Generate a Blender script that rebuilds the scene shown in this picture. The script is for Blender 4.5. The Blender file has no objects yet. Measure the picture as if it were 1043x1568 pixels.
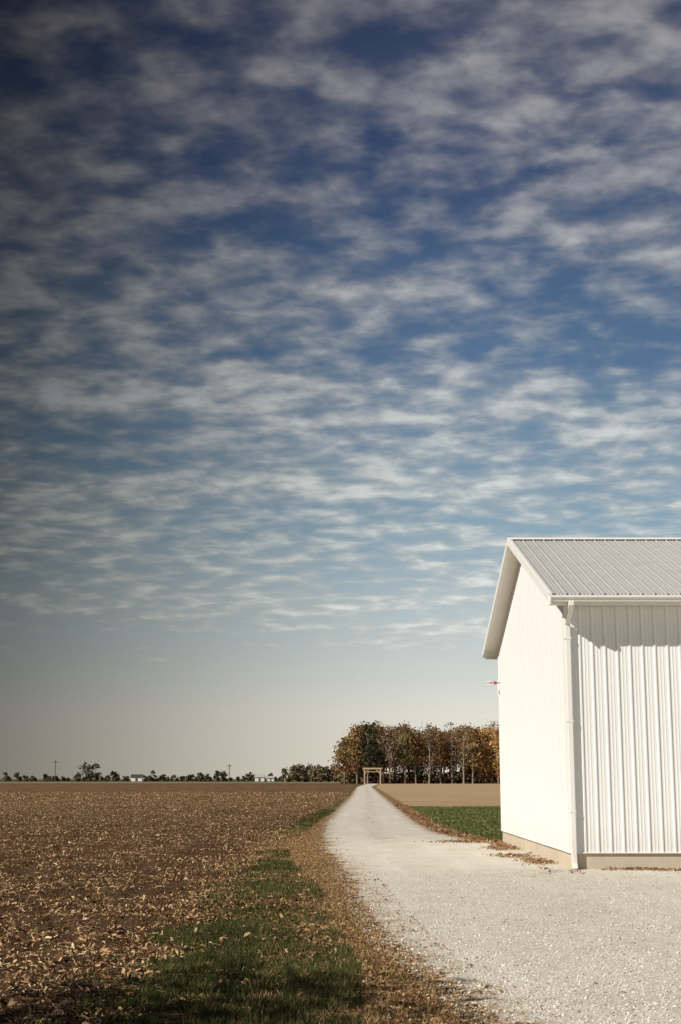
import bpy, math, numpy as np
from math import radians
rng = np.random.default_rng(7)
scene = bpy.context.scene
scene.view_settings.view_transform = 'Standard'
scene.view_settings.look = 'None'
scene.view_settings.exposure = 0
scene.view_settings.gamma = 1

# ---------------------------------------------------------------- node helpers
class NT:
    def __init__(s, tree):
        s.t = tree; s.n = tree.nodes; s.l = tree.links
    def new(s, typ, **kw):
        n = s.n.new(typ)
        for k, v in kw.items(): setattr(n, k, v)
        return n
    def put(s, sock, v):
        if v is None: return
        if isinstance(v, bpy.types.NodeSocket): s.l.new(v, sock)
        else:
            if isinstance(v, tuple) and len(v) == 3 and sock.type == 'RGBA': v = (*v, 1)
            sock.default_value = v
    def m(s, op, a, b=None, c=None, clamp=False):
        n = s.new('ShaderNodeMath', operation=op, use_clamp=clamp)
        for i, v in enumerate((a, b, c)): s.put(n.inputs[i], v) if v is not None else None
        return n.outputs[0]
    def mix(s, f, a, b, mode='MIX'):
        n = s.new('ShaderNodeMix', data_type='RGBA', blend_type=mode)
        s.put(n.inputs[0], f); s.put(n.inputs[6], a); s.put(n.inputs[7], b)
        return n.outputs[2]
    def scale(s, c, k):
        n = s.new('ShaderNodeVectorMath', operation='SCALE')
        s.l.new(c, n.inputs[0]); s.put(n.inputs['Scale'], k)
        return n.outputs[0]
    def ss(s, v, a, b, o0=0.0, o1=1.0):
        n = s.new('ShaderNodeMapRange', interpolation_type='SMOOTHSTEP')
        s.put(n.inputs[0], v)
        for i, x in zip((1, 2, 3, 4), (a, b, o0, o1)): n.inputs[i].default_value = x
        return n.outputs[0]
    def noise(s, vec, scale, detail=4, rough=.5, dist=0.0):
        n = s.new('ShaderNodeTexNoise')
        s.put(n.inputs['Vector'], vec); n.inputs['Scale'].default_value = scale
        n.inputs['Detail'].default_value = detail; n.inputs['Roughness'].default_value = rough
        n.inputs['Distortion'].default_value = dist
        return n.outputs[0]
    def vmap(s, vec, scale=(1, 1, 1), rot=(0, 0, 0), loc=(0, 0, 0)):
        n = s.new('ShaderNodeMapping'); s.put(n.inputs[0], vec)
        n.inputs['Scale'].default_value = scale; n.inputs['Rotation'].default_value = rot
        n.inputs['Location'].default_value = loc
        return n.outputs[0]
    def ramp(s, v, pts, interp='LINEAR'):
        n = s.new('ShaderNodeValToRGB'); s.put(n.inputs[0], v)
        cr = n.color_ramp; cr.interpolation = interp
        while len(cr.elements) < len(pts): cr.elements.new(.5)
        for i in range(len(pts) - 1, -1, -1): cr.elements[i].position = pts[i][0]
        for i, (p, c) in enumerate(pts): cr.elements[i].color = (*c, 1)
        return n.outputs[0]

def new_mat(name, rough=.8, spec=.3):
    m = bpy.data.materials.new(name); m.use_nodes = True
    nt = NT(m.node_tree)
    b = nt.n['Principled BSDF']
    b.inputs['Roughness'].default_value = rough
    b.inputs['Specular IOR Level'].default_value = spec
    return m, nt, b

# ---------------------------------------------------------------- mesh helpers
def make_mesh(name, verts, faces, mat, cols=None, attrs=None, smooth=False, parent=None):
    verts = np.asarray(verts, dtype=np.float32); faces = np.asarray(faces, dtype=np.int32)
    me = bpy.data.meshes.new(name)
    k = faces.shape[1]
    me.vertices.add(len(verts)); me.vertices.foreach_set('co', verts.ravel())
    me.loops.add(faces.size); me.loops.foreach_set('vertex_index', faces.ravel())
    me.polygons.add(len(faces))
    me.polygons.foreach_set('loop_start', np.arange(0, faces.size, k, dtype=np.int32))
    me.update(calc_edges=True)
    me.validate()
    if cols is not None:
        a = me.attributes.new('Col', 'FLOAT_COLOR', 'POINT')
        c = np.ones((len(verts), 4), dtype=np.float32); c[:, :3] = cols
        a.data.foreach_set('color', c.ravel())
    for n, v in (attrs or {}).items():
        a = me.attributes.new(n, 'FLOAT', 'POINT')
        a.data.foreach_set('value', np.asarray(v, dtype=np.float32).ravel())
    me.polygons.foreach_set('use_smooth', np.full(len(me.polygons), smooth))
    me.materials.append(mat)
    o = bpy.data.objects.new(name, me); scene.collection.objects.link(o)
    if parent: o.parent = parent
    return o

def rotmats(yaw, pitch, roll):
    cy, sy, cp, sp, cr, sr = np.cos(yaw), np.sin(yaw), np.cos(pitch), np.sin(pitch), np.cos(roll), np.sin(roll)
    n = len(yaw); Z = np.zeros((n, 3, 3)); X = np.zeros((n, 3, 3)); Y = np.zeros((n, 3, 3))
    Z[:, 0, 0] = cy; Z[:, 0, 1] = -sy; Z[:, 1, 0] = sy; Z[:, 1, 1] = cy; Z[:, 2, 2] = 1
    X[:, 0, 0] = 1; X[:, 1, 1] = cp; X[:, 1, 2] = -sp; X[:, 2, 1] = sp; X[:, 2, 2] = cp
    Y[:, 1, 1] = 1; Y[:, 0, 0] = cr; Y[:, 0, 2] = sr; Y[:, 2, 0] = -sr; Y[:, 2, 2] = cr
    return Z @ X @ Y

def inst(base, bf, pos, scl, R, cols):
    base = np.asarray(base, float); bf = np.asarray(bf)
    n = len(pos); k = len(base)
    v = np.einsum('nij,nkj->nki', R, base[None] * scl[:, None, :]) + pos[:, None, :]
    f = bf[None] + (np.arange(n) * k)[:, None, None]
    c = np.repeat(cols[:, None, :], k, 1)
    return v.reshape(-1, 3), f.reshape(-1, bf.shape[1]), c.reshape(-1, 3)

_h = rng.random((256, 256))
def vnoise(x, y):
    xi = np.floor(x).astype(int); yi = np.floor(y).astype(int); fx = x - xi; fy = y - yi
    fx = fx * fx * (3 - 2 * fx); fy = fy * fy * (3 - 2 * fy)
    g = lambda a, b: _h[a % 256, b % 256]
    return (g(xi, yi) * (1 - fx) + g(xi + 1, yi) * fx) * (1 - fy) + (g(xi, yi + 1) * (1 - fx) + g(xi + 1, yi + 1) * fx) * fy
def fbm(x, y, o=4):
    s = 0; a = .5
    for i in range(o):
        s = s + a * vnoise(x * 2 ** i + 17 * i, y * 2 ** i + 31 * i); a *= .5
    return s

# ---------------------------------------------------------------- layout (metres)
roadL = np.array([(-20, 2.6), (0, 1.7), (7, 1.15), (9.9, .92), (12, .73), (14.3, .40), (17.6, .22), (23.1, .07), (28.5, -.21), (33.7, -.47),
                  (41.3, -.62), (53.3, -.63), (75.4, -.22), (129, .84), (278, 3.1), (380, 6.3), (440, 8.4)])
roadR = np.array([(35.6, 46), (36.4, 5.2), (37.6, 4.0), (39.1, 3.42), (43.8, 2.95), (53.3, 2.88), (75.4, 3.17), (129, 3.9), (278, 6.1), (380, 9.7), (440, 12)])
fieldB = np.array([(-20, -1.9), (9.9, -1.75), (12, -1.75), (14.3, -1.65), (17.6, -1.6), (23.1, -1.70), (33.7, -1.65), (41.3, -1.5), (53.3, -1.35),
                   (75.4, -.9), (129, .3), (278, 2.5), (380, 5.4), (440, 7.4)])
vergeB = np.array([(-20, 0), (9.9, -.02), (12, .02), (14.3, -.08), (17.6, -.32), (23.1, -.5), (26, -1.0), (33.7, -1.35), (41.3, -1.25), (53.3, -1.0),
                   (75.4, -.35), (129, .7), (278, 3.05), (440, 8.4)])
I = lambda t, y: np.interp(y, t[:, 0], t[:, 1])

# ---------------------------------------------------------------- WORLD / SKY
SUN = np.array((-.69, -.44, .58)); SUN /= np.linalg.norm(SUN)
w = bpy.data.worlds.new('World'); scene.world = w; w.use_nodes = True
nt = NT(w.node_tree); bg = nt.n['Background']
sky = nt.new('ShaderNodeTexSky', sky_type='NISHITA', sun_disc=False)
sky.sun_elevation = math.asin(SUN[2]); sky.sun_rotation = math.atan2(SUN[0], SUN[1]) % (2 * math.pi)
sky.air_density = 1.0; sky.dust_density = 1.5; sky.ozone_density = 1.5
tc = nt.new('ShaderNodeTexCoord')
sep = nt.new('ShaderNodeSeparateXYZ'); nt.l.new(tc.outputs['Generated'], sep.inputs[0])
X, Y, Z = sep.outputs
z = nt.m('MAXIMUM', Z, 0.0)
den = nt.m('ADD', z, .14)
comb = nt.new('ShaderNodeCombineXYZ')
nt.l.new(nt.m('DIVIDE', X, den), comb.inputs[0]); nt.l.new(nt.m('DIVIDE', Y, den), comb.inputs[1])
P = comb.outputs[0]
base = nt.ramp(z, [(0, (.78, .72, .60)), (.045, (.73, .71, .63)), (.10, (.50, .57, .58)), (.17, (.22, .34, .43)), (.28, (.078, .148, .26)),
                   (.40, (.031, .060, .138)), (.5, (.017, .032, .084)), (1, (.014, .029, .085))])
base = nt.mix(.08, nt.scale(base, 10.0), sky.outputs[0])
Pr = nt.vmap(P, rot=(0, 0, radians(18)), scale=(.95, 1.0, 1), loc=(.35, .2, 0))
n1 = nt.noise(Pr, 12.5, 6, .50, .15)
n1b = nt.noise(nt.vmap(Pr, loc=(5, 2, 0)), 32, 4, .6, .2)
n3 = nt.noise(nt.vmap(P, rot=(0, 0, radians(14)), scale=(.38, 1.0, 1), loc=(3, 1, 0)), 11, 4, .5, .4)
n2 = nt.noise(nt.vmap(P, rot=(0, 0, radians(24)), scale=(.55, 1.1, 1), loc=(1.3, .4, 0)), 2.9, 3, .55, .3)
n4 = nt.noise(nt.vmap(P, rot=(0, 0, radians(-20)), scale=(.8, 1, 1), loc=(7, 3, 0)), 1.5, 2, .5, .0)
rowamt = nt.ss(z, .42, .16, .18, .40)
d = nt.m('ADD', nt.m('MULTIPLY', n1, .85), nt.m('MULTIPLY', nt.m('SUBTRACT', n3, .5), rowamt))
d = nt.m('ADD', d, nt.m('MULTIPLY', n1b, .14))
d = nt.m('ADD', d, nt.m('MULTIPLY', n2, .46))
d = nt.m('ADD', d, nt.m('MULTIPLY', n4, .18))
cov = nt.ramp(z, [(0, (.1,) * 3), (.07, (.30,) * 3), (.12, (.74,) * 3), (.22, (.90,) * 3), (.34, (.74,) * 3), (.5, (.60,) * 3), (1, (.5,) * 3)])
d = nt.m('ADD', d, nt.m('MULTIPLY', cov, .22))
dens = nt.ss(d, .79, 1.21)
veil = nt.m('MULTIPLY', nt.ss(n2, .34, .64), nt.ss(z, .5, .2, .20, .50))
dens = nt.m('ADD', nt.m('MULTIPLY', dens, .80), nt.m('MULTIPLY', veil, .36), clamp=True)
lowfade = nt.ss(z, .035, .12)
dens = nt.m('MULTIPLY', dens, lowfade)
ccol = nt.ramp(z, [(0, (.68, .66, .58)), (.12, (.68, .70, .66)), (.25, (.53, .55, .54)), (.38, (.40, .395, .405)), (.5, (.30, .285, .30)), (1, (.3, .3, .33))])
ccol = nt.scale(ccol, 10.0)
ccol = nt.scale(ccol, nt.ss(d, .88, 1.30, .76, 1.16))
col = nt.mix(nt.m('MULTIPLY', dens, .95), base, ccol)
az = nt.m('DIVIDE', X, nt.m('ADD', nt.m('POWER', nt.m('ADD', nt.m('MULTIPLY', X, X), nt.m('MULTIPLY', Y, Y)), .5), .001))
fac = nt.ss(az, -.33, .13, .19, 1.08)
col = nt.scale(col, fac)
nt.l.new(col, bg.inputs[0]); bg.inputs[1].default_value = .1

sun = bpy.data.lights.new('sun', 'SUN'); sun.energy = 5.0; sun.angle = radians(.5); sun.color = (1, .93, .82)
so = bpy.data.objects.new('sun', sun); scene.collection.objects.link(so)
from mathutils import Vector
so.rotation_euler = Vector(SUN).to_track_quat('Z', 'Y').to_euler()
so.location = (-20, -20, 30)

# ---------------------------------------------------------------- MATERIALS
def attr_mat(name, rough=.85, spec=.12):
    m, nt, b = new_mat(name, rough, spec)
    a = nt.new('ShaderNodeAttribute', attribute_name='Col')
    nt.l.new(a.outputs['Color'], b.inputs['Base Color'])
    return m
mat_leaf = attr_mat('plant_matter')
mat_stone = attr_mat('limestone')

m_ground, nt, b = new_mat('ground', .95, .05)
geo = nt.new('ShaderNodeNewGeometry'); pos = geo.outputs['Position']
sp = nt.new('ShaderNodeSeparateXYZ'); nt.l.new(pos, sp.inputs[0])
A = lambda n: nt.new('ShaderNodeAttribute', attribute_name=n).outputs['Fac']
edge = nt.m('SUBTRACT', nt.noise(pos, 1.3, 5, .6), .5)
edge = nt.m('MULTIPLY', edge, 1.6)
fine = nt.noise(pos, 28, 5, .7); mid = nt.noise(pos, 4.5, 6, .65); big = nt.noise(pos, .35, 4, .55)
soil = nt.ramp(fine, [(.3, (.028, .016, .009)), (.5, (.088, .050, .026)), (.62, (.18, .108, .056)), (.75, (.38, .255, .14))])
soil = nt.mix(nt.ss(mid, .42, .68), soil, (.060, .034, .018))
rows = nt.noise(nt.vmap(pos, scale=(1.3, .05, 1)), 1.0, 4, .6)
soil = nt.mix(nt.m('MULTIPLY', nt.ss(rows, .45, .65), .35), soil, (.19, .115, .060))
farmask = nt.ss(sp.outputs[1], 25, 110)
far_soil = nt.mix(nt.ss(nt.noise(nt.vmap(pos, scale=(.5, .12, 1)), .6, 5, .65), .35, .65), (.135, .076, .040), (.225, .138, .075))
soil = nt.mix(nt.m('MULTIPLY', farmask, .75), soil, far_soil)
grass = nt.ramp(mid, [(.3, (.022, .030, .009)), (.55, (.038, .054, .015)), (.75, (.15, .105, .042))])
verge = nt.ramp(fine, [(.3, (.10, .052, .026)), (.5, (.26, .15, .073)), (.7, (.44, .30, .16))])
tan = nt.mix(nt.ss(nt.noise(nt.vmap(pos, scale=(.25, 1, 1)), .4, 5, .6), .35, .65), (.42, .29, .165), (.52, .38, .23))
tan = nt.mix(nt.m('MULTIPLY', fine, .3), tan, (.22, .14, .08))
patch = nt.ramp(nt.noise(pos, 2.0, 6, .7), [(.3, (.05, .065, .018)), (.55, (.09, .115, .032)), (.75, (.20, .18, .07))])
d_field = nt.m('ADD', A('a_field'), edge)
d_verge = nt.m('ADD', A('a_verge'), nt.m('MULTIPLY', edge, .7))
soil = nt.mix(nt.ss(sp.outputs[1], 400, 420), soil, (.07, .08, .03))
soil = nt.mix(nt.ss(sp.outputs[1], 470, 490), soil, (.28, .19, .115))
c = nt.mix(nt.ss(d_field, -.12, .12), soil, grass)
c = nt.mix(nt.ss(nt.m('ADD', mid, nt.m('MULTIPLY', big, .6)), .77, .89), c, nt.mix(nt.ss(d_field, -.3, .1), c, verge))
c = nt.mix(nt.ss(d_verge, -.15, .12), c, verge)
dr = nt.m('ADD', A('a_right'), nt.m('MULTIPLY', edge, .4))
right = nt.mix(nt.ss(nt.m('ADD', sp.outputs[1], nt.m('MULTIPLY', edge, 5)), 80, 86), patch, tan)
c = nt.mix(nt.ss(dr, .45, .85), c, right)
c = nt.mix(nt.ss(sp.outputs[1], 620, 650), c, (.085, .085, .04))
nt.l.new(c, b.inputs['Base Color'])
bp = nt.new('ShaderNodeBump'); bp.inputs['Strength'].default_value = .8; bp.inputs['Distance'].default_value = .05
nt.l.new(nt.m('ADD', fine, nt.m('MULTIPLY', mid, 1.5)), bp.inputs['Height']); nt.l.new(bp.outputs[0], b.inputs['Normal'])

m_grav, nt, b = new_mat('gravel', .9, .1)
geo = nt.new('ShaderNodeNewGeometry'); pos = geo.outputs['Position']
vor = nt.new('ShaderNodeTexVoronoi'); nt.l.new(pos, vor.inputs['Vector']); vor.inputs['Scale'].default_value = 60
sepc = nt.new('ShaderNodeSeparateColor'); nt.l.new(vor.outputs['Color'], sepc.inputs[0])
g = nt.ramp(sepc.outputs[0], [(0, (.46, .42, .355)), (.5, (.64, .60, .525)), (1, (.73, .695, .625))])
g = nt.mix(nt.m('MULTIPLY', nt.ss(nt.noise(pos, .8, 6, .65), .44, .70), .45), g, (.47, .415, .33))
g = nt.mix(nt.m('MULTIPLY', nt.ss(nt.noise(nt.vmap(pos, scale=(1.6, .12, 1)), 1.0, 4, .6), .48, .70), .5), g, (.73, .695, .63))
g = nt.mix(nt.m('MULTIPLY', nt.ss(nt.noise(pos, 5, 5, .7), .56, .72), .4), g, (.38, .33, .255))
A2 = nt.new('ShaderNodeAttribute', attribute_name='d_edge').outputs['Fac']
Ac = nt.new('ShaderNodeAttribute', attribute_name='d_mid').outputs['Fac']
midn = nt.ss(nt.noise(nt.vmap(pos, scale=(1, .35, 1)), 3.0, 6, .75), .48, .64)
g = nt.mix(nt.m('MULTIPLY', nt.m('MULTIPLY', midn, nt.ss(Ac, .5, .1)), .6), g, (.28, .225, .145))
en = nt.m('MULTIPLY', nt.m('SUBTRACT', nt.noise(pos, 2.2, 7, .7), .5), 1.9)
de = nt.m('ADD', A2, en)
g = nt.mix(nt.ss(de, .5, .0), g, (.37, .27, .17))
nt.l.new(g, b.inputs['Base Color']); nt.l.new(nt.ss(de, -.06, .10), b.inputs['Alpha'])
bp = nt.new('ShaderNodeBump'); bp.inputs['Strength'].default_value = .45; bp.inputs['Distance'].default_value = .012
nt.l.new(nt.m('SUBTRACT', nt.noise(pos, 9, 4, .6), nt.m('MULTIPLY', vor.outputs['Distance'], .8)), bp.inputs['Height']); nt.l.new(bp.outputs[0], b.inputs['Normal'])

# ---------------------------------------------------------------- GROUND SHEET
xs = np.concatenate([-np.geomspace(3000, 10, 50), np.arange(-9.9, 2.5, .07), np.arange(2.6, 10, .4), np.geomspace(10.5, 3000, 45)])
ys = np.concatenate([-np.geomspace(600, 2, 20), np.arange(0, 6, .5), np.arange(6, 34, .07), 34 + (np.geomspace(.12, 3500, 130) - .1)])
GX, GY = np.meshgrid(xs, ys)
def field_h(x, y):
    ins = np.clip((I(fieldB, y) - x) / .8, 0, 1) * np.clip((60 - y) / 25, 0, 1)
    h = (fbm(x * 2.2, y * 2.2, 5) - .5) * .12 + (fbm(x * 9, y * 9, 3) - .45) * .07
    return h * ins - .015 * ins
def verge_h(x, y):
    ins = np.clip((x - I(fieldB, y)) / .5, 0, 1) * np.clip((I(roadL, y) - x) / .6, 0, 1)
    return ins * (.03 + .05 * (fbm(x * 2, y * 2, 3) - .4)) * np.clip((60 - y) / 25, 0, 1)
def ground_h(x, y): return field_h(x, y) + verge_h(x, y)
GZ = ground_h(GX, GY)
nx, ny = len(xs), len(ys)
idx = np.arange(nx * ny).reshape(ny, nx)
F = np.stack([idx[:-1, :-1], idx[:-1, 1:], idx[1:, 1:], idx[1:, :-1]], -1).reshape(-1, 4)
make_mesh('ground', np.stack([GX, GY, GZ], -1).reshape(-1, 3), F, m_ground,
          attrs={'a_field': GX - I(fieldB, GY), 'a_verge': GX - I(vergeB, GY), 'a_right': GX - np.where(GY < 36, 60, I(roadR, GY))}, smooth=True)

# ---------------------------------------------------------------- GRAVEL ROAD (and yard)
ys = np.concatenate([np.arange(-20, 6, 2.), np.arange(6, 34, .5), np.arange(34, 45, .2), np.geomspace(45.2, 440, 90)])
t = np.linspace(0, 1, 40) ** 1.5
L = I(roadL, ys) - .8; Rr = np.where(ys < 35.6, 46, I(roadR, ys)) + .6
RX = L[:, None] + (Rr - L)[:, None] * t[None]; RY = np.repeat(ys[:, None], 40, 1)
dl = RX - I(roadL, RY); drr = np.where(RY < 35.6, 46, I(roadR, RY)) - RX
cen = np.abs(RX - (I(roadL, RY) + 1.75)) + np.clip((34 - RY) * .1, 0, 2)
RZ = np.where(RY > 100, .03, .012) + 0 * RX
idx = np.arange(RX.size).reshape(RX.shape)
F = np.stack([idx[:-1, :-1], idx[:-1, 1:], idx[1:, 1:], idx[1:, :-1]], -1).reshape(-1, 4)
make_mesh('gravel_road', np.stack([RX, RY, RZ], -1).reshape(-1, 3), F, m_grav, attrs={'d_edge': np.minimum(dl, drr), 'd_mid': cen}, smooth=True)

# ---------------------------------------------------------------- SCATTER
def sample(y0, y1, xl, xr, rho):
    out = []
    ye = np.geomspace(y0, y1, 60)
    for a, bb in zip(ye[:-1], ye[1:]):
        ym = (a + bb) / 2; wl, wr = xl(ym), xr(ym)
        if wr <= wl: continue
        n = rng.poisson(max(0, (bb - a) * (wr - wl) * rho(ym)))
        out.append(np.stack([rng.uniform(wl, wr, n), rng.uniform(a, bb, n)], -1))
    return np.concatenate(out)
def pick(n, pal, jit=.25):
    pal = np.array(pal); c = pal[rng.integers(0, len(pal), n)]
    return c * rng.uniform(1 - jit, 1 + jit, (n, 1))
FL = [(-.35, -.5, .0), (.3, -.5, .06), (-.5, -.05, .18), (.5, .05, .22), (-.1, .5, .02), (.25, .45, -.04)]
FLF = [(0, 1, 3, 2), (2, 3, 5, 4)]
OCT = [(1, 0, 0), (-1, 0, 0), (0, 1, 0), (0, -1, 0), (0, 0, 1), (0, 0, -1)]
OCTF = [(0, 2, 4), (2, 1, 4), (1, 3, 4), (3, 0, 4), (2, 0, 5), (1, 2, 5), (3, 1, 5), (0, 3, 5)]
BL = [(-.5, 0, 0), (.5, 0, 0), (.25, .25, .6), (-.25, .25, .6), (0, .6, 1)]

def flakes(p, lmin, lmax, pal, zoff=.005, tilt=.45, far=60., wr=(.15, .5)):
    n = len(p); s = 1 + np.clip(p[:, 1] - far, 0, 200) / far * .8
    ln = rng.uniform(lmin, lmax, n) * rng.uniform(.5, 1, n) * s; wd = ln * rng.uniform(wr[0], wr[1], n)
    z = ground_h(p[:, 0], p[:, 1]) + zoff + rng.random(n) * .012
    R = rotmats(rng.uniform(0, 6.28, n), rng.normal(0, tilt, n), rng.normal(0, tilt, n))
    return inst(FL, np.array(FLF), np.column_stack([p, z]), np.column_stack([wd, ln, ln * rng.uniform(.3, 1.2, n)]), R, pick(n, pal))
def blades(p, h0, h1, wd, pal, lean=.45):
    n = len(p); h = rng.uniform(h0, h1, n)
    R = rotmats(rng.uniform(0, 6.28, n), rng.normal(0, lean, n), rng.normal(0, lean, n))
    z = ground_h(p[:, 0], p[:, 1])
    return inst(BL, np.array([(0, 1, 2), (0, 2, 3), (3, 2, 4)]), np.column_stack([p, z]), np.column_stack([wd * rng.uniform(.7, 1.4, n), h, h]), R, pick(n, pal))
def merge(parts):
    V, Fs, C = [], [], []; o = 0
    for v, f, c in parts: V.append(v); Fs.append(f + o); C.append(c); o += len(v)
    return np.concatenate(V), np.concatenate(Fs), np.concatenate(C)

HUSK = [(.52, .345, .185), (.40, .25, .125), (.27, .16, .08), (.17, .095, .048), (.09, .050, .026), (.12, .07, .035), (.66, .49, .30)]
p = sample(6.5, 170, lambda y: -(.25 * y + 3), lambda y: I(fieldB, y) + .25, lambda y: 580 * min(1, (18 / y)) ** 1.42)
keep = fbm(p[:, 0] * .9, p[:, 1] * .9, 4) + rng.normal(0, .1, len(p)) > .38
p = p[keep]; u = rng.random(len(p)) < .74
v, f, c = merge([flakes(p[u], .025, .075, HUSK, tilt=.65, wr=(.14, .42)), flakes(p[~u], .05, .15, HUSK, tilt=.55, wr=(.12, .32))])
make_mesh('corn_stubble', v, f, mat_leaf, c)

p = sample(6.5, 75, lambda y: I(fieldB, y) - .35, lambda y: I(vergeB, y) + .15, lambda y: 7000 * min(1, 13 / y) ** 1.6)
den_ = fbm(p[:, 0] * 1.8 + 5, p[:, 1] * 1.4, 5)
edge_d = np.minimum(p[:, 0] - I(fieldB, p[:, 1]), I(vergeB, p[:, 1]) - p[:, 0])
dry = np.clip((p[:, 1] - 23) / 8, 0, 1) * np.clip((50 - p[:, 1]) / 8, 0, 1) * .17
keep = (den_ * 1.25 - .12 + np.clip(edge_d, -.35, .4) * .42 - dry + rng.normal(0, .05, len(p))) > .48
p = p[keep]
GR = [(.040, .056, .013), (.062, .083, .020), (.028, .040, .010), (.09, .108, .032), (.05, .066, .015), (.20, .15, .07), (.15, .12, .05)]
near = p[:, 1] < 25
v, f, c = merge([blades(p[near], .03, .085, .006, GR, .55), blades(p[~near], .04, .11, .014, GR, .5)])
tone = .40 + 1.25 * fbm(v[:, 0] * 1.1 + 9, v[:, 1] * .8, 3)
make_mesh('grass', v, f, mat_leaf, c * tone[:, None])

LEAF = [(.42, .26, .125), (.28, .155, .07), (.19, .10, .045), (.52, .38, .22), (.34, .19, .085), (.12, .065, .032)]
def heaps(n, xc, yc, sx, sy):
    return np.column_stack([rng.normal(xc, sx, n), rng.normal(yc, sy, n)])
a = sample(6.5, 60, lambda y: I(vergeB, y) - .35, lambda y: I(roadL, y) + .15, lambda y: 1300 * min(1, 15 / y) ** 1.4)
b2 = sample(6.5, 50, lambda y: I(fieldB, y) - .5, lambda y: I(vergeB, y), lambda y: 360 * min(1, 18 / y))
b2 = b2[fbm(b2[:, 0] * 1.1 + 20, b2[:, 1] * 1.1, 4) + rng.normal(0, .06, len(b2)) > .45]
c2 = sample(6.5, 40, lambda y: I(roadL, y), lambda y: I(roadL, y) + .6, lambda y: 110 * min(1, 18 / y))
d2 = sample(37, 90, lambda y: I(roadR, y) - .15, lambda y: I(roadR, y) + .7, lambda y: 120)
e2 = sample(24.5, 38, lambda y: 3.3, lambda y: 4.12, lambda y: 80)
k = fbm(e2[:, 0] * 1.5, e2[:, 1] * .7, 3) + (e2[:, 0] - 3.9) * .35 > .42; e2 = e2[k]
hp = np.concatenate([heaps(500, 3.78, 28.3, .14, .45), heaps(350, 3.6, 30.3, .2, .35), heaps(500, 3.75, 33.6, .2, .5), heaps(800, 3.5, 37.0, .5, .4), heaps(500, 3.9, 35.3, .1, .7),
                     heaps(400, 6.3, 25.6, .5, .1), heaps(250, 7.0, 25.3, .3, .08), heaps(200, 5.2, 25.92, .25, .05)])
hp = hp[~((hp[:, 0] > 4.13) & (hp[:, 1] > 26.0))]
g2 = np.column_stack([rng.uniform(4.4, 9, 1400), 25.98 - np.abs(rng.normal(0, .2, 1400))]); g2 = g2[fbm(g2[:, 0] * 1.2, g2[:, 1], 3) > .46]
h2 = np.column_stack([rng.uniform(1, 9, 150), rng.uniform(8, 26, 150)])
dl_ = merge([flakes(a, .02, .065, LEAF, tilt=.5), flakes(b2, .03, .09, LEAF, .035), flakes(c2, .02, .06, LEAF, .016), flakes(d2, .04, .12, LEAF),
             flakes(e2, .04, .10, LEAF, .018), flakes(hp, .04, .12, LEAF, .025), flakes(g2, .03, .08, LEAF, .018), flakes(h2, .02, .05, LEAF, .018, tilt=.2)])
make_mesh('dry_leaves', *dl_[:2], mat_leaf, dl_[2])
a = sample(6.5, 45, lambda y: I(vergeB, y) - .7, lambda y: I(roadL, y) + .05, lambda y: 1500 * min(1, 14 / y) ** 1.4)
v, f, c = blades(a, .02, .07, .006, [(.40, .27, .13), (.28, .17, .08), (.46, .33, .18), (.10, .10, .03)], lean=.8)
make_mesh('dead_grass', v, f, mat_leaf, c)
p = sample(38.6, 84, lambda y: I(roadR, y) + .6, lambda y: 6 + .13 * y, lambda y: 230 * (39 / y))
p = p[fbm(p[:, 0] * .8, p[:, 1] * .5, 3) + rng.normal(0, .05, len(p)) > .40]
v, f, c = blades(p, .03, .08, .03, [(.095, .12, .034), (.125, .15, .045), (.16, .175, .055), (.28, .23, .11), (.065, .085, .022)])
make_mesh('grass.001', v, f, mat_leaf, c)

p = sample(6.5, 26, lambda y: I(roadL, y) - .12, lambda y: min(.27 * y + 1.5, 8), lambda y: 1000 * min(1, 11 / y) ** 1.8)
n = len(p); s = rng.gamma(3, .0018, n) + .003
base_c = np.array([(.64, .60, .525), (.72, .68, .61), (.48, .43, .355), (.74, .71, .65), (.30, .26, .205)])[rng.choice(5, n, p=[.36, .30, .20, .09, .05])]
v, f, c = inst(OCT, np.array(OCTF), np.column_stack([p, .012 + s * .25]), np.column_stack([s, s * rng.uniform(.6, 1.1, n), s * rng.uniform(.4, .7, n)]),
               rotmats(rng.uniform(0, 6.28, n), rng.normal(0, .35, n), rng.normal(0, .35, n)), base_c * rng.uniform(.92, 1.08, (n, 1)))
make_mesh('gravel', v, f, mat_stone, c)

# ---------------------------------------------------------------- BARN
def paint(name, colr, rough=.45, spec=.4, dirt=.06, low=(.60, .54, .44)):
    m, nt, b = new_mat(name, rough, spec)
    geo = nt.new('ShaderNodeNewGeometry'); pos = geo.outputs['Position']
    n = nt.noise(nt.vmap(pos, scale=(1, 1, .25)), 2.5, 6, .65)
    n2 = nt.noise(nt.vmap(pos, scale=(8, 8, .6)), 2.0, 4, .6)
    dk = tuple(x * .72 for x in colr)
    c = nt.mix(nt.m('MULTIPLY', nt.ss(n, .45, .8), dirt * 4), colr, dk)
    c = nt.mix(nt.m('MULTIPLY', nt.ss(n2, .5, .75), dirt * 2), c, tuple(x * y for x, y in zip(colr, (.85, .82, .74))))
    sp = nt.new('ShaderNodeSeparateXYZ'); nt.l.new(pos, sp.inputs[0])
    c = nt.mix(nt.m('MULTIPLY', nt.ss(sp.outputs[2], .9, .3), nt.m('MULTIPLY', n2, .4)), c, low)
    nt.l.new(c, b.inputs['Base Color'])
    return m
m_white = paint('white_painted_steel', (.82, .83, .83), .4, dirt=.04)
m_trim = paint('white_trim', (.81, .81, .79), .5, dirt=.04)
m_soffit = paint('soffit_white', (.78, .75, .68), .6)
m_roof = paint('galvanised_roof', (.54, .54, .525), .42, .5, .1)
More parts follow.
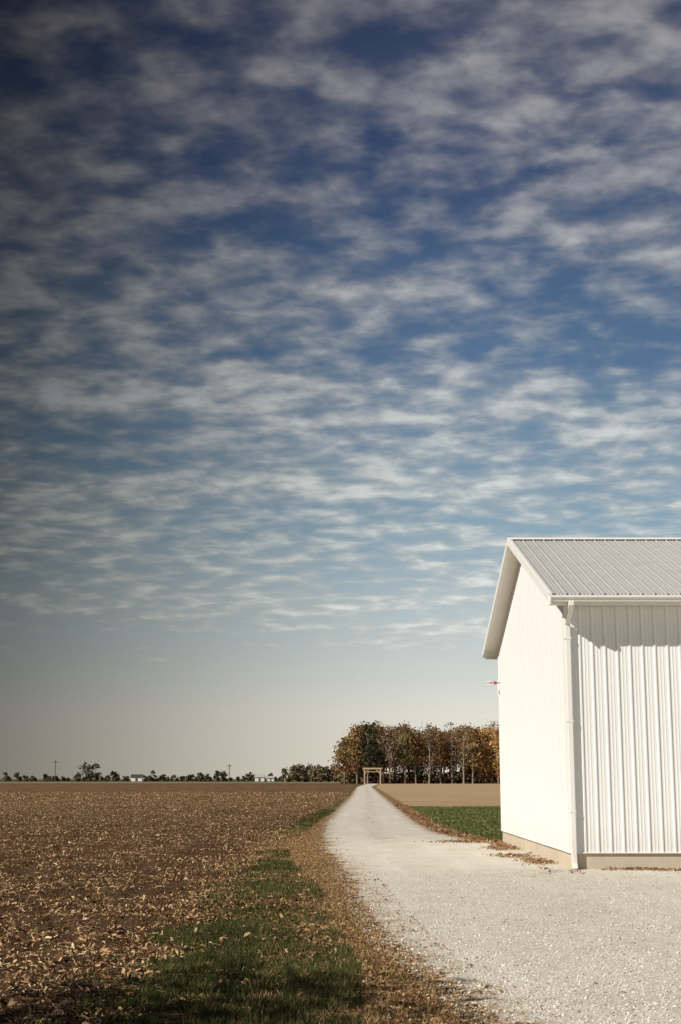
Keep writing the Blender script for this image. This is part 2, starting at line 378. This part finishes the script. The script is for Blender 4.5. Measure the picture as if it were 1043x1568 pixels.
m_roof.node_tree.nodes['Principled BSDF'].inputs['Metallic'].default_value = .2
m_found = paint('foundation_concrete', (.60, .53, .43), .9, .1, .2, (.42, .34, .24))
m_dark = paint('dark_gap', (.05, .05, .05), .8)
barn = bpy.data.objects.new('white_barn', None); scene.collection.objects.link(barn)

def box(name, x0, x1, y0, y1, z0, z1, mat, bev=.006, parent=barn):
    V = [(x, y, z) for x in (x0, x1) for y in (y0, y1) for z in (z0, z1)]
    F = [(0, 1, 3, 2), (4, 6, 7, 5), (0, 4, 5, 1), (2, 3, 7, 6), (0, 2, 6, 4), (1, 5, 7, 3)]
    o = make_mesh(name, V, F, mat, parent=parent)
    if bev:
        md = o.modifiers.new('b', 'BEVEL'); md.width = bev; md.segments = 2
    return o
X0, X1, Y0, Y1 = 4.12, 22.0, 26.05, 37.15
YM = (Y0 + Y1) / 2; RIDGE = 6.88; EAVE = 4.86; YE0, YE1 = 25.55, 37.65; XE = 3.78
slope = (RIDGE - EAVE) / (YM - YE0)
roofz = lambda y: RIDGE - abs(y - YM) * slope
def ribs(a0, a1, period=.229, w=.05, h=.02, minor=.22):
    pts = [(a0, 0)]; a = a0 + .06
    while a + period < a1:
        pts += [(a, 0), (a + .014, h), (a + .014 + w * .5, h), (a + .028 + w * .5, 0)]
        for q in (.42, .68):
            pts += [(a + period * q, 0), (a + period * q + .008, h * minor), (a + period * q + .02, h * minor), (a + period * q + .028, 0)]
        a += period
    pts.append((a1, 0)); return pts
pr = ribs(X0 + .17, X1)
V = []; 
for a, h in pr: V += [(a, Y0 - .004 - h, .30), (a, Y0 - .004 - h, roofz(Y0) - .10)]
make_mesh('eave_wall_siding', V, [(2 * i, 2 * i + 2, 2 * i + 3, 2 * i + 1) for i in range(len(pr) - 1)], m_white, parent=barn)
for nm, xx, sg in (('gable_wall_siding', X0, -1), ('far_gable_siding', X1, 1)):
    pr = ribs(Y0 + .12, Y1 - .12, h=.008)
    V = []
    pr = sorted(pr + [(YM, 0)])
    for a, h in pr: V += [(xx + sg * (.004 + h), a, .30), (xx + sg * (.004 + h), a, roofz(a) - .10)]
    make_mesh(nm, V, [(2 * i, 2 * i + 2, 2 * i + 3, 2 * i + 1) for i in range(len(pr) - 1)], m_white, parent=barn)
make_mesh('back_wall', [(X0, Y1, .3), (X1, Y1, .3), (X1, Y1, 4.9), (X0, Y1, 4.9)], [(0, 1, 2, 3)], m_white, parent=barn)
box('corner_trim_near', X0 - .022, X0 + .17, Y0 - .026, Y0 + .12, .28, roofz(Y0) - .11, m_trim)
box('corner_trim_far', X0 - .022, X0 + .1, Y1 - .12, Y1 + .02, .28, roofz(Y1) - .11, m_trim)
box('foundation', X0 + .01, X1 - .03, Y0 + .01, Y1 - .03, -.2, .31, m_found)
box('drip_edge', X0 - .03, X1, Y0 - .035, Y0 + .005, .285, .305, m_trim, .003)
box('drip_edge_gable', X0 - .032, X0 + .005, Y0 + .12, Y1 - .12, .285, .304, m_trim, .003)
def sheet(name, pr, ya, yb, lift, mat):
    V = []
    for a, h in pr:
        V += [(a, ya, roofz(ya) + h + lift), (a, yb, roofz(yb) + h + lift)]
    make_mesh(name, V, [(2 * i, 2 * i + 2, 2 * i + 3, 2 * i + 1) for i in range(len(pr) - 1)], mat, parent=barn)
pr = ribs(XE, X1 + .3, h=.026, w=.05, minor=.5)
sheet('roof_front', pr, YE0, YM, 0, m_roof); sheet('roof_back', pr, YE1, YM, 0, m_roof)
sheet('roof_deck_front', [(XE + .02, 0), (X1 + .28, 0)], YE0 + .02, YM, -.09, m_soffit)
sheet('roof_deck_back', [(XE + .02, 0), (X1 + .28, 0)], YE1 - .02, YM, -.09, m_soffit)
def rake(name, ya, yb, x0, x1, up, dn):
    V = []
    for y in (ya, yb):
        for x in (x0, x1):
            for dz in (dn, up): V.append((x, y, roofz(y) + dz))
    F = [(0, 1, 3, 2), (4, 6, 7, 5), (0, 4, 5, 1), (2, 3, 7, 6), (0, 2, 6, 4), (1, 5, 7, 3)]
    o = make_mesh(name, V, F, m_trim, parent=barn)
    md = o.modifiers.new('b', 'BEVEL'); md.width = .006; md.segments = 2
rake('rake_front', YE0 - .01, YM, XE - .025, XE + .045, .045, -.13)
rake('rake_back', YE1 + .01, YM + .001, XE - .025, XE + .045, .045, -.13)
make_mesh('ridge_cap', [(XE - .03, YM - .16, roofz(YM - .16) + .04), (X1 + .3, YM - .16, roofz(YM - .16) + .04), (X1 + .3, YM, RIDGE + .055), (XE - .03, YM, RIDGE + .055),
                        (X1 + .3, YM + .16, roofz(YM + .16) + .04), (XE - .03, YM + .16, roofz(YM + .16) + .04)], [(0, 1, 2, 3), (3, 2, 4, 5)], m_trim, parent=barn)
box('soffit_front', XE + .05, X1 + .28, YE0 + .02, Y0 - .03, EAVE - .135, EAVE - .12, m_soffit, 0)
box('fascia_front', XE + .05, X1 + .28, YE0 - .005, YE0 + .018, EAVE - .17, EAVE - .012, m_trim, .003)
box('fascia_back', XE + .05, X1 + .28, YE1 - .018, YE1 + .005, EAVE - .17, EAVE - .012, m_trim, .003)
prof = [(0, -.02), (0, -.125), (-.075, -.125), (-.09, -.085), (-.12, -.055), (-.12, -.015), (-.105, -.012), (-.105, -.05), (-.08, -.08), (-.068, -.115), (-.01, -.115), (-.01, -.02)]
yb = YE0 - .008; xa, xb = XE + .0, X1 + .3
V = [(xa, yb + p_[0], EAVE + p_[1]) for p_ in prof] + [(xb, yb + p_[0], EAVE + p_[1]) for p_ in prof]
k = len(prof)
make_mesh('gutter', V, [(i, (i + 1) % k, k + (i + 1) % k, k + i) for i in range(k)], m_trim, parent=barn)
box('gutter_end', XE - .004, XE + .004, yb - .118, yb, EAVE - .123, EAVE - .02, m_trim, 0)
x = 4.6
i = 0
while x < X1:
    box('gutter_strap_%d' % i, x, x + .03, yb - .128, yb, EAVE - .013, EAVE - .004, m_trim, 0); x += .9; i += 1
def tube(name, path, wx, wy, mat, parent=barn):
    V = []
    for (x, y, z) in path:
        V += [(x - wx / 2, y - wy / 2, z), (x + wx / 2, y - wy / 2, z), (x + wx / 2, y + wy / 2, z), (x - wx / 2, y + wy / 2, z)]
    F = []
    for i in range(len(path) - 1):
        for j in range(4): F.append((4 * i + j, 4 * i + (j + 1) % 4, 4 * i + 4 + (j + 1) % 4, 4 * i + 4 + j))
    n_ = 4 * (len(path) - 1); F += [(0, 3, 2, 1), (n_, n_ + 1, n_ + 2, n_ + 3)]
    o = make_mesh(name, V, F, mat, parent=parent)
    md = o.modifiers.new('b', 'BEVEL'); md.width = .01; md.segments = 2
dx = X0 + .035
tube('downspout', [(dx, yb - .06, EAVE - .12), (dx, yb - .06, EAVE - .2), (dx, Y0 - .075, EAVE - .5), (dx, Y0 - .075, .22), (dx, Y0 - .085, .12), (dx, Y0 - .16, .035)], .095, .075, m_trim)
for i, zz in enumerate((1.0, 2.6, 4.1)):
    box('downspout_strap_%d' % i, dx - .06, dx + .06, Y0 - .117, Y0 - .03, zz, zz + .03, m_trim, .002)

m_red = paint('red_paint', (.42, .05, .05), .5)
vane = bpy.data.objects.new('wind_vane', None); scene.collection.objects.link(vane)
zv = 4.02
box('mast', X0 - .075, X0 - .05, Y1 - .32, Y1 - .295, zv - .35, zv + .06, m_trim, .003, vane)
box('bracket', X0 - .06, X0 - .02, Y1 - .315, Y1 - .30, zv - .30, zv - .28, m_trim, .002, vane)
box('arm', X0 - .34, X0 + .0, Y1 - .316, Y1 - .298, zv - .012, zv + .012, m_red, .002, vane)
box('tail', X0 - .34, X0 - .26, Y1 - .312, Y1 - .302, zv - .045, zv + .045, m_trim, .002, vane)
make_mesh('arrow', [(X0 - .16, Y1 - .30, zv - .05), (X0 - .16, Y1 - .30, zv + .05), (X0 - .04, Y1 - .30, zv), (X0 - .16, Y1 - .32, zv - .05), (X0 - .16, Y1 - .32, zv + .05), (X0 - .04, Y1 - .32, zv)],
          [(0, 1, 2), (3, 5, 4)], m_red, parent=vane)

# ---------------------------------------------------------------- TREES
def cyl_between(p0, p1, r0, r1, col, k=6):
    p0 = np.array(p0, float); p1 = np.array(p1, float); d = p1 - p0; d /= np.linalg.norm(d) + 1e-9
    u = np.cross(d, (0, 0, 1) if abs(d[2]) < .9 else (1, 0, 0)); u /= np.linalg.norm(u); w_ = np.cross(d, u)
    a = np.arange(k) / k * 2 * np.pi
    ring = np.cos(a)[:, None] * u + np.sin(a)[:, None] * w_
    V = np.concatenate([p0 + ring * r0, p1 + ring * r1])
    F = np.array([(i, (i + 1) % k, k + (i + 1) % k, k + i) for i in range(k)])
    return V, F, np.tile(np.array(col), (2 * k, 1))
Q = [(-.5, -.5, 0), (.5, -.5, .1), (.5, .5, 0), (-.5, .5, .12)]
def tree(x, y, H, crown_w, low, pal, nclump, nleaf, leaf, bark=(.13, .11, .09), spread=1.0, limbs=7, tone=1.0):
    parts = []
    top = np.array((x + rng.normal(0, .03 * H), y, H * .93))
    midp = np.array((x + rng.normal(0, .015 * H), y, H * .45))
    r = H * .013
    parts.append(cyl_between((x, y, 0), midp, r * 1.2, r * .8, bark)); parts.append(cyl_between(midp, top, r * .8, r * .15, bark))
    cz = (H + low) / 2; hz = (H - low) / 2
    th = rng.uniform(0, 6.28, nclump); u = rng.uniform(-1, 1, nclump); rr = rng.uniform(.2, 1, nclump) ** .6
    rad = np.sqrt(1 - u * u * .8) * crown_w * rr * rng.uniform(.8, 1.2, nclump)
    cent = np.column_stack([x + rad * np.cos(th), y + rad * np.sin(th), cz + hz * u * .9])
    for i in range(min(limbs, nclump)):
        q = cent[i]; h0 = max(low * .8, q[2] - abs(q[0] - x) - .14 * H)
        parts.append(cyl_between((x, y, h0), q, r * .45, r * .1, bark, 4))
    n = nclump * nleaf
    ci = np.repeat(np.arange(nclump), nleaf)
    pp = cent[ci] + rng.normal(0, spread, (n, 3)) * np.array((1, 1, .75))
    pp[:, 2] = np.clip(pp[:, 2], .3, None)
    pal = np.array(pal); cc = pal[rng.integers(0, len(pal), nclump)] * rng.uniform(.7, 1.25, (nclump, 1)) * tone
    cols = cc[ci] * rng.uniform(.75, 1.25, (n, 1))
    s = leaf * rng.uniform(.5, 1.2, (n, 1)) * np.ones((1, 3))
    parts.append(inst(Q, np.array([(0, 1, 2, 3)]), pp, s, rotmats(rng.uniform(0, 6.28, n), rng.uniform(-1.4, 1.4, n), rng.uniform(-1.4, 1.4, n)), cols))
    return parts
RUST = [(.25, .13, .055), (.21, .11, .048), (.30, .155, .065)]
ORNG = [(.52, .30, .12), (.46, .26, .10), (.40, .25, .12)]
YELO = [(.32, .23, .095), (.27, .195, .08), (.24, .17, .07)]
OLIV = [(.15, .13, .055), (.19, .155, .065), (.12, .105, .045)]
DGRN = [(.060, .065, .03), (.08, .08, .036), (.095, .088, .04)]
BRWN = [(.22, .155, .105), (.26, .18, .12), (.18, .125, .085)]
parts = []
for row, yy in enumerate((446, 453, 461, 471, 484, 500)):
    x = 1.2 + row * .7
    while x < 150:
        H = 17.3 + 1.0 * math.sin(x * .16) + rng.normal(0, 1.0)
        tone = rng.uniform(.65, 1.25)
        if x < 7: H = 12 + x * 1.0
        if x < 5: pal = RUST + OLIV; tone = 1.05
        elif x < 7: pal = RUST + YELO
        elif 7 <= x < 12: pal = DGRN; tone = .8
        elif 43 < x < 52 and row < 2: pal = ORNG; H = 17.3; tone = 1
        else: pal = [BRWN, RUST, OLIV, BRWN, YELO, BRWN, RUST + YELO, RUST, BRWN, OLIV][rng.integers(0, 10)]
        sparse = pal is BRWN
        lo = H * rng.uniform(.05, .2) if (x < 12 or row < 2 and rng.random() < .35) or (43 < x < 52) else H * rng.uniform(.2, .42)
        parts += tree(x, yy + rng.normal(0, 2), H, rng.uniform(2.2, 3.6), lo, pal, 28 if sparse else 36, 21 if sparse else 30, .37 if sparse else .46, bark=(.29, .255, .215), spread=.9, limbs=14, tone=tone)
        x += rng.uniform(2.7, 4.7)
n = 15000
px_ = rng.uniform(0, 150, n); py_ = rng.uniform(446, 500, n); hz = rng.random(n) ** 1.2 * (1.0 + 4.5 * fbm(px_ * .25, py_ * .1, 3))
parts.append(inst(Q, np.array([(0, 1, 2, 3)]), np.column_stack([px_, py_, hz]), rng.uniform(.3, .8, (n, 1)) * np.ones((1, 3)),
                  rotmats(rng.uniform(0, 6.28, n), rng.uniform(-1.4, 1.4, n), rng.uniform(-1.4, 1.4, n)), pick(n, DGRN + BRWN + RUST, .4) * .6))
v, f, c = merge(parts)
make_mesh('woodland', v, f, mat_leaf, c)

parts = []
FAR = [(.085, .09, .055), (.10, .095, .06), (.13, .105, .068)]
def far_run(x0, x1, yy, h0, h1, step, pal=FAR):
    global parts
    x = x0
    while x < x1:
        H = rng.uniform(h0, h1)
        parts += tree(x, yy + rng.normal(0, 6), H, H * .42, H * .05, pal, 10, 18, .9, spread=H * .10, limbs=2)
        x += step * rng.uniform(.6, 1.5)
far_run(-330, -6, 860, 1.6, 3.2, 3.2)
for (a, bb, h) in ((-330, -200, 6), (-196, -176, 6), (-168, -158, 5), (-150, -128, 6), (-108, -92, 6), (-84, -62, 5.5), (-52, -34, 5)):
    far_run(a, bb, 820, h * .6, h * 1.0, 6.0)
far_run(-139, -131, 800, 8.5, 9.5, 4)
FB = [(.15, .12, .075), (.18, .13, .08), (.12, .11, .06)]
far_run(-24, 4, 640, 5.0, 7.4, 2.6, FB)
far_run(-22, 20, 700, 6.0, 8.0, 3.4, FB)
v, f, c = merge(parts)
make_mesh('distant_trees', v, f, mat_leaf, c)

# off-frame tree, added left of camera to cast dappled shade on near verge
st = SUN[:2] / SUN[2]
tx, ty = -1.9 + st[0] * 4.4, 9.6 + st[1] * 4.4
parts = tree(tx, ty, 5.8, 1.9, 3.0, OLIV + RUST, 60, 50, .11, spread=.36, limbs=30)
v, f, c = merge(parts)
make_mesh('added_shade_tree', v, f, mat_leaf, c)

# ---------------------------------------------------------------- TIMBER GATEWAY
m_wood = paint('weathered_timber', (.50, .38, .26), .85, .1, .15)
gate = bpy.data.objects.new('timber_gateway', None); scene.collection.objects.link(gate)
gy = 372
box('post_left', 6.0, 6.32, gy, gy + .3, -.2, 3.9, m_wood, .01, gate)
box('post_right', 10.1, 10.42, gy, gy + .3, -.2, 3.9, m_wood, .01, gate)
box('header', 5.7, 10.7, gy - .05, gy + .35, 3.9, 4.3, m_wood, .01, gate)
box('cross_rail', 6.32, 10.1, gy + .1, gy + .2, 3.2, 3.38, m_wood, .01, gate)
for nm, xa_, sg in (('brace_left', 6.32, 1), ('brace_right', 10.1, -1)):
    V = [(xa_, gy + .05, 2.7), (xa_ + sg * 1.1, gy + .05, 3.9), (xa_ + sg * .85, gy + .05, 3.9), (xa_, gy + .05, 2.95),
         (xa_, gy + .22, 2.7), (xa_ + sg * 1.1, gy + .22, 3.9), (xa_ + sg * .85, gy + .22, 3.9), (xa_, gy + .22, 2.95)]
    make_mesh(nm, V, [(0, 1, 2, 3), (4, 7, 6, 5), (0, 4, 5, 1), (3, 2, 6, 7)], m_wood, parent=gate)

# ---------------------------------------------------------------- UTILITY POLES, FARM BUILDINGS
m_pole = paint('pole_wood', (.10, .08, .06), .9)
for i, (x, y, h) in enumerate(((-150, 760, 11.0), (-58.5, 760, 9.0))):
    e = bpy.data.objects.new('utility_pole', None); scene.collection.objects.link(e); e.location = (x, y, 0)
    v_, f_, _ = cyl_between((0, 0, -.3), (0, 0, h), .24, .16, (1, 1, 1), 8)
    make_mesh('pole', v_, f_, m_pole, parent=e)
    box('crossarm', -1.3, 1.3, -.1, .1, h - 1.1, h - .85, m_pole, .01, e)
    for j, xx in enumerate((-1.1, -.4, .4, 1.1)): box('insulator_%d' % j, xx - .08, xx + .08, -.08, .08, h - .85, h - .55, m_pole, .02, e)
def farm(name, x, y, wd, dp, eave, ridge, wallm, roofm):
    e = bpy.data.objects.new(name, None); scene.collection.objects.link(e); e.location = (x, y, 0)
    box('walls', -wd / 2, wd / 2, -dp / 2, dp / 2, 0, eave, wallm, 0, e)
    V = [(-wd / 2 - .3, -dp / 2 - .4, eave), (wd / 2 + .3, -dp / 2 - .4, eave), (wd / 2 + .3, 0, ridge), (-wd / 2 - .3, 0, ridge), (wd / 2 + .3, dp / 2 + .4, eave), (-wd / 2 - .3, dp / 2 + .4, eave)]
    make_mesh('roof', V, [(0, 1, 2, 3), (3, 2, 4, 5)], roofm, parent=e)
    make_mesh('gables', [(-wd / 2, -dp / 2, eave), (-wd / 2, dp / 2, eave), (-wd / 2, 0, ridge - .15), (wd / 2, -dp / 2, eave), (wd / 2, dp / 2, eave), (wd / 2, 0, ridge - .15)], [(0, 1, 2), (3, 5, 4)], wallm, parent=e)
    box('door', -wd * .1, wd * .12, -dp / 2 - .05, -dp / 2 - .005, 0, eave * .75, m_dark, 0, e)
farm('farm_shed', -43.5, 780, 5, 6, 2.2, 3.8, m_trim, m_roof)
farm('farmhouse', -111, 790, 6, 6, 2.2, 3.8, m_trim, m_dark)
farm('farm_shed', -38, 790, 3.5, 5, 1.8, 2.9, m_trim, m_roof)

# ---------------------------------------------------------------- CAMERA
cam = bpy.data.cameras.new('camera'); co = bpy.data.objects.new('camera', cam); scene.collection.objects.link(co)
co.location = (0, 0, 1.6); co.rotation_euler = (radians(90 + 10.61), 0, 0)
cam.sensor_fit = 'VERTICAL'; cam.sensor_height = 36; cam.sensor_width = 24; cam.lens = 50; cam.clip_end = 6000; cam.clip_start = .1
scene.camera = co
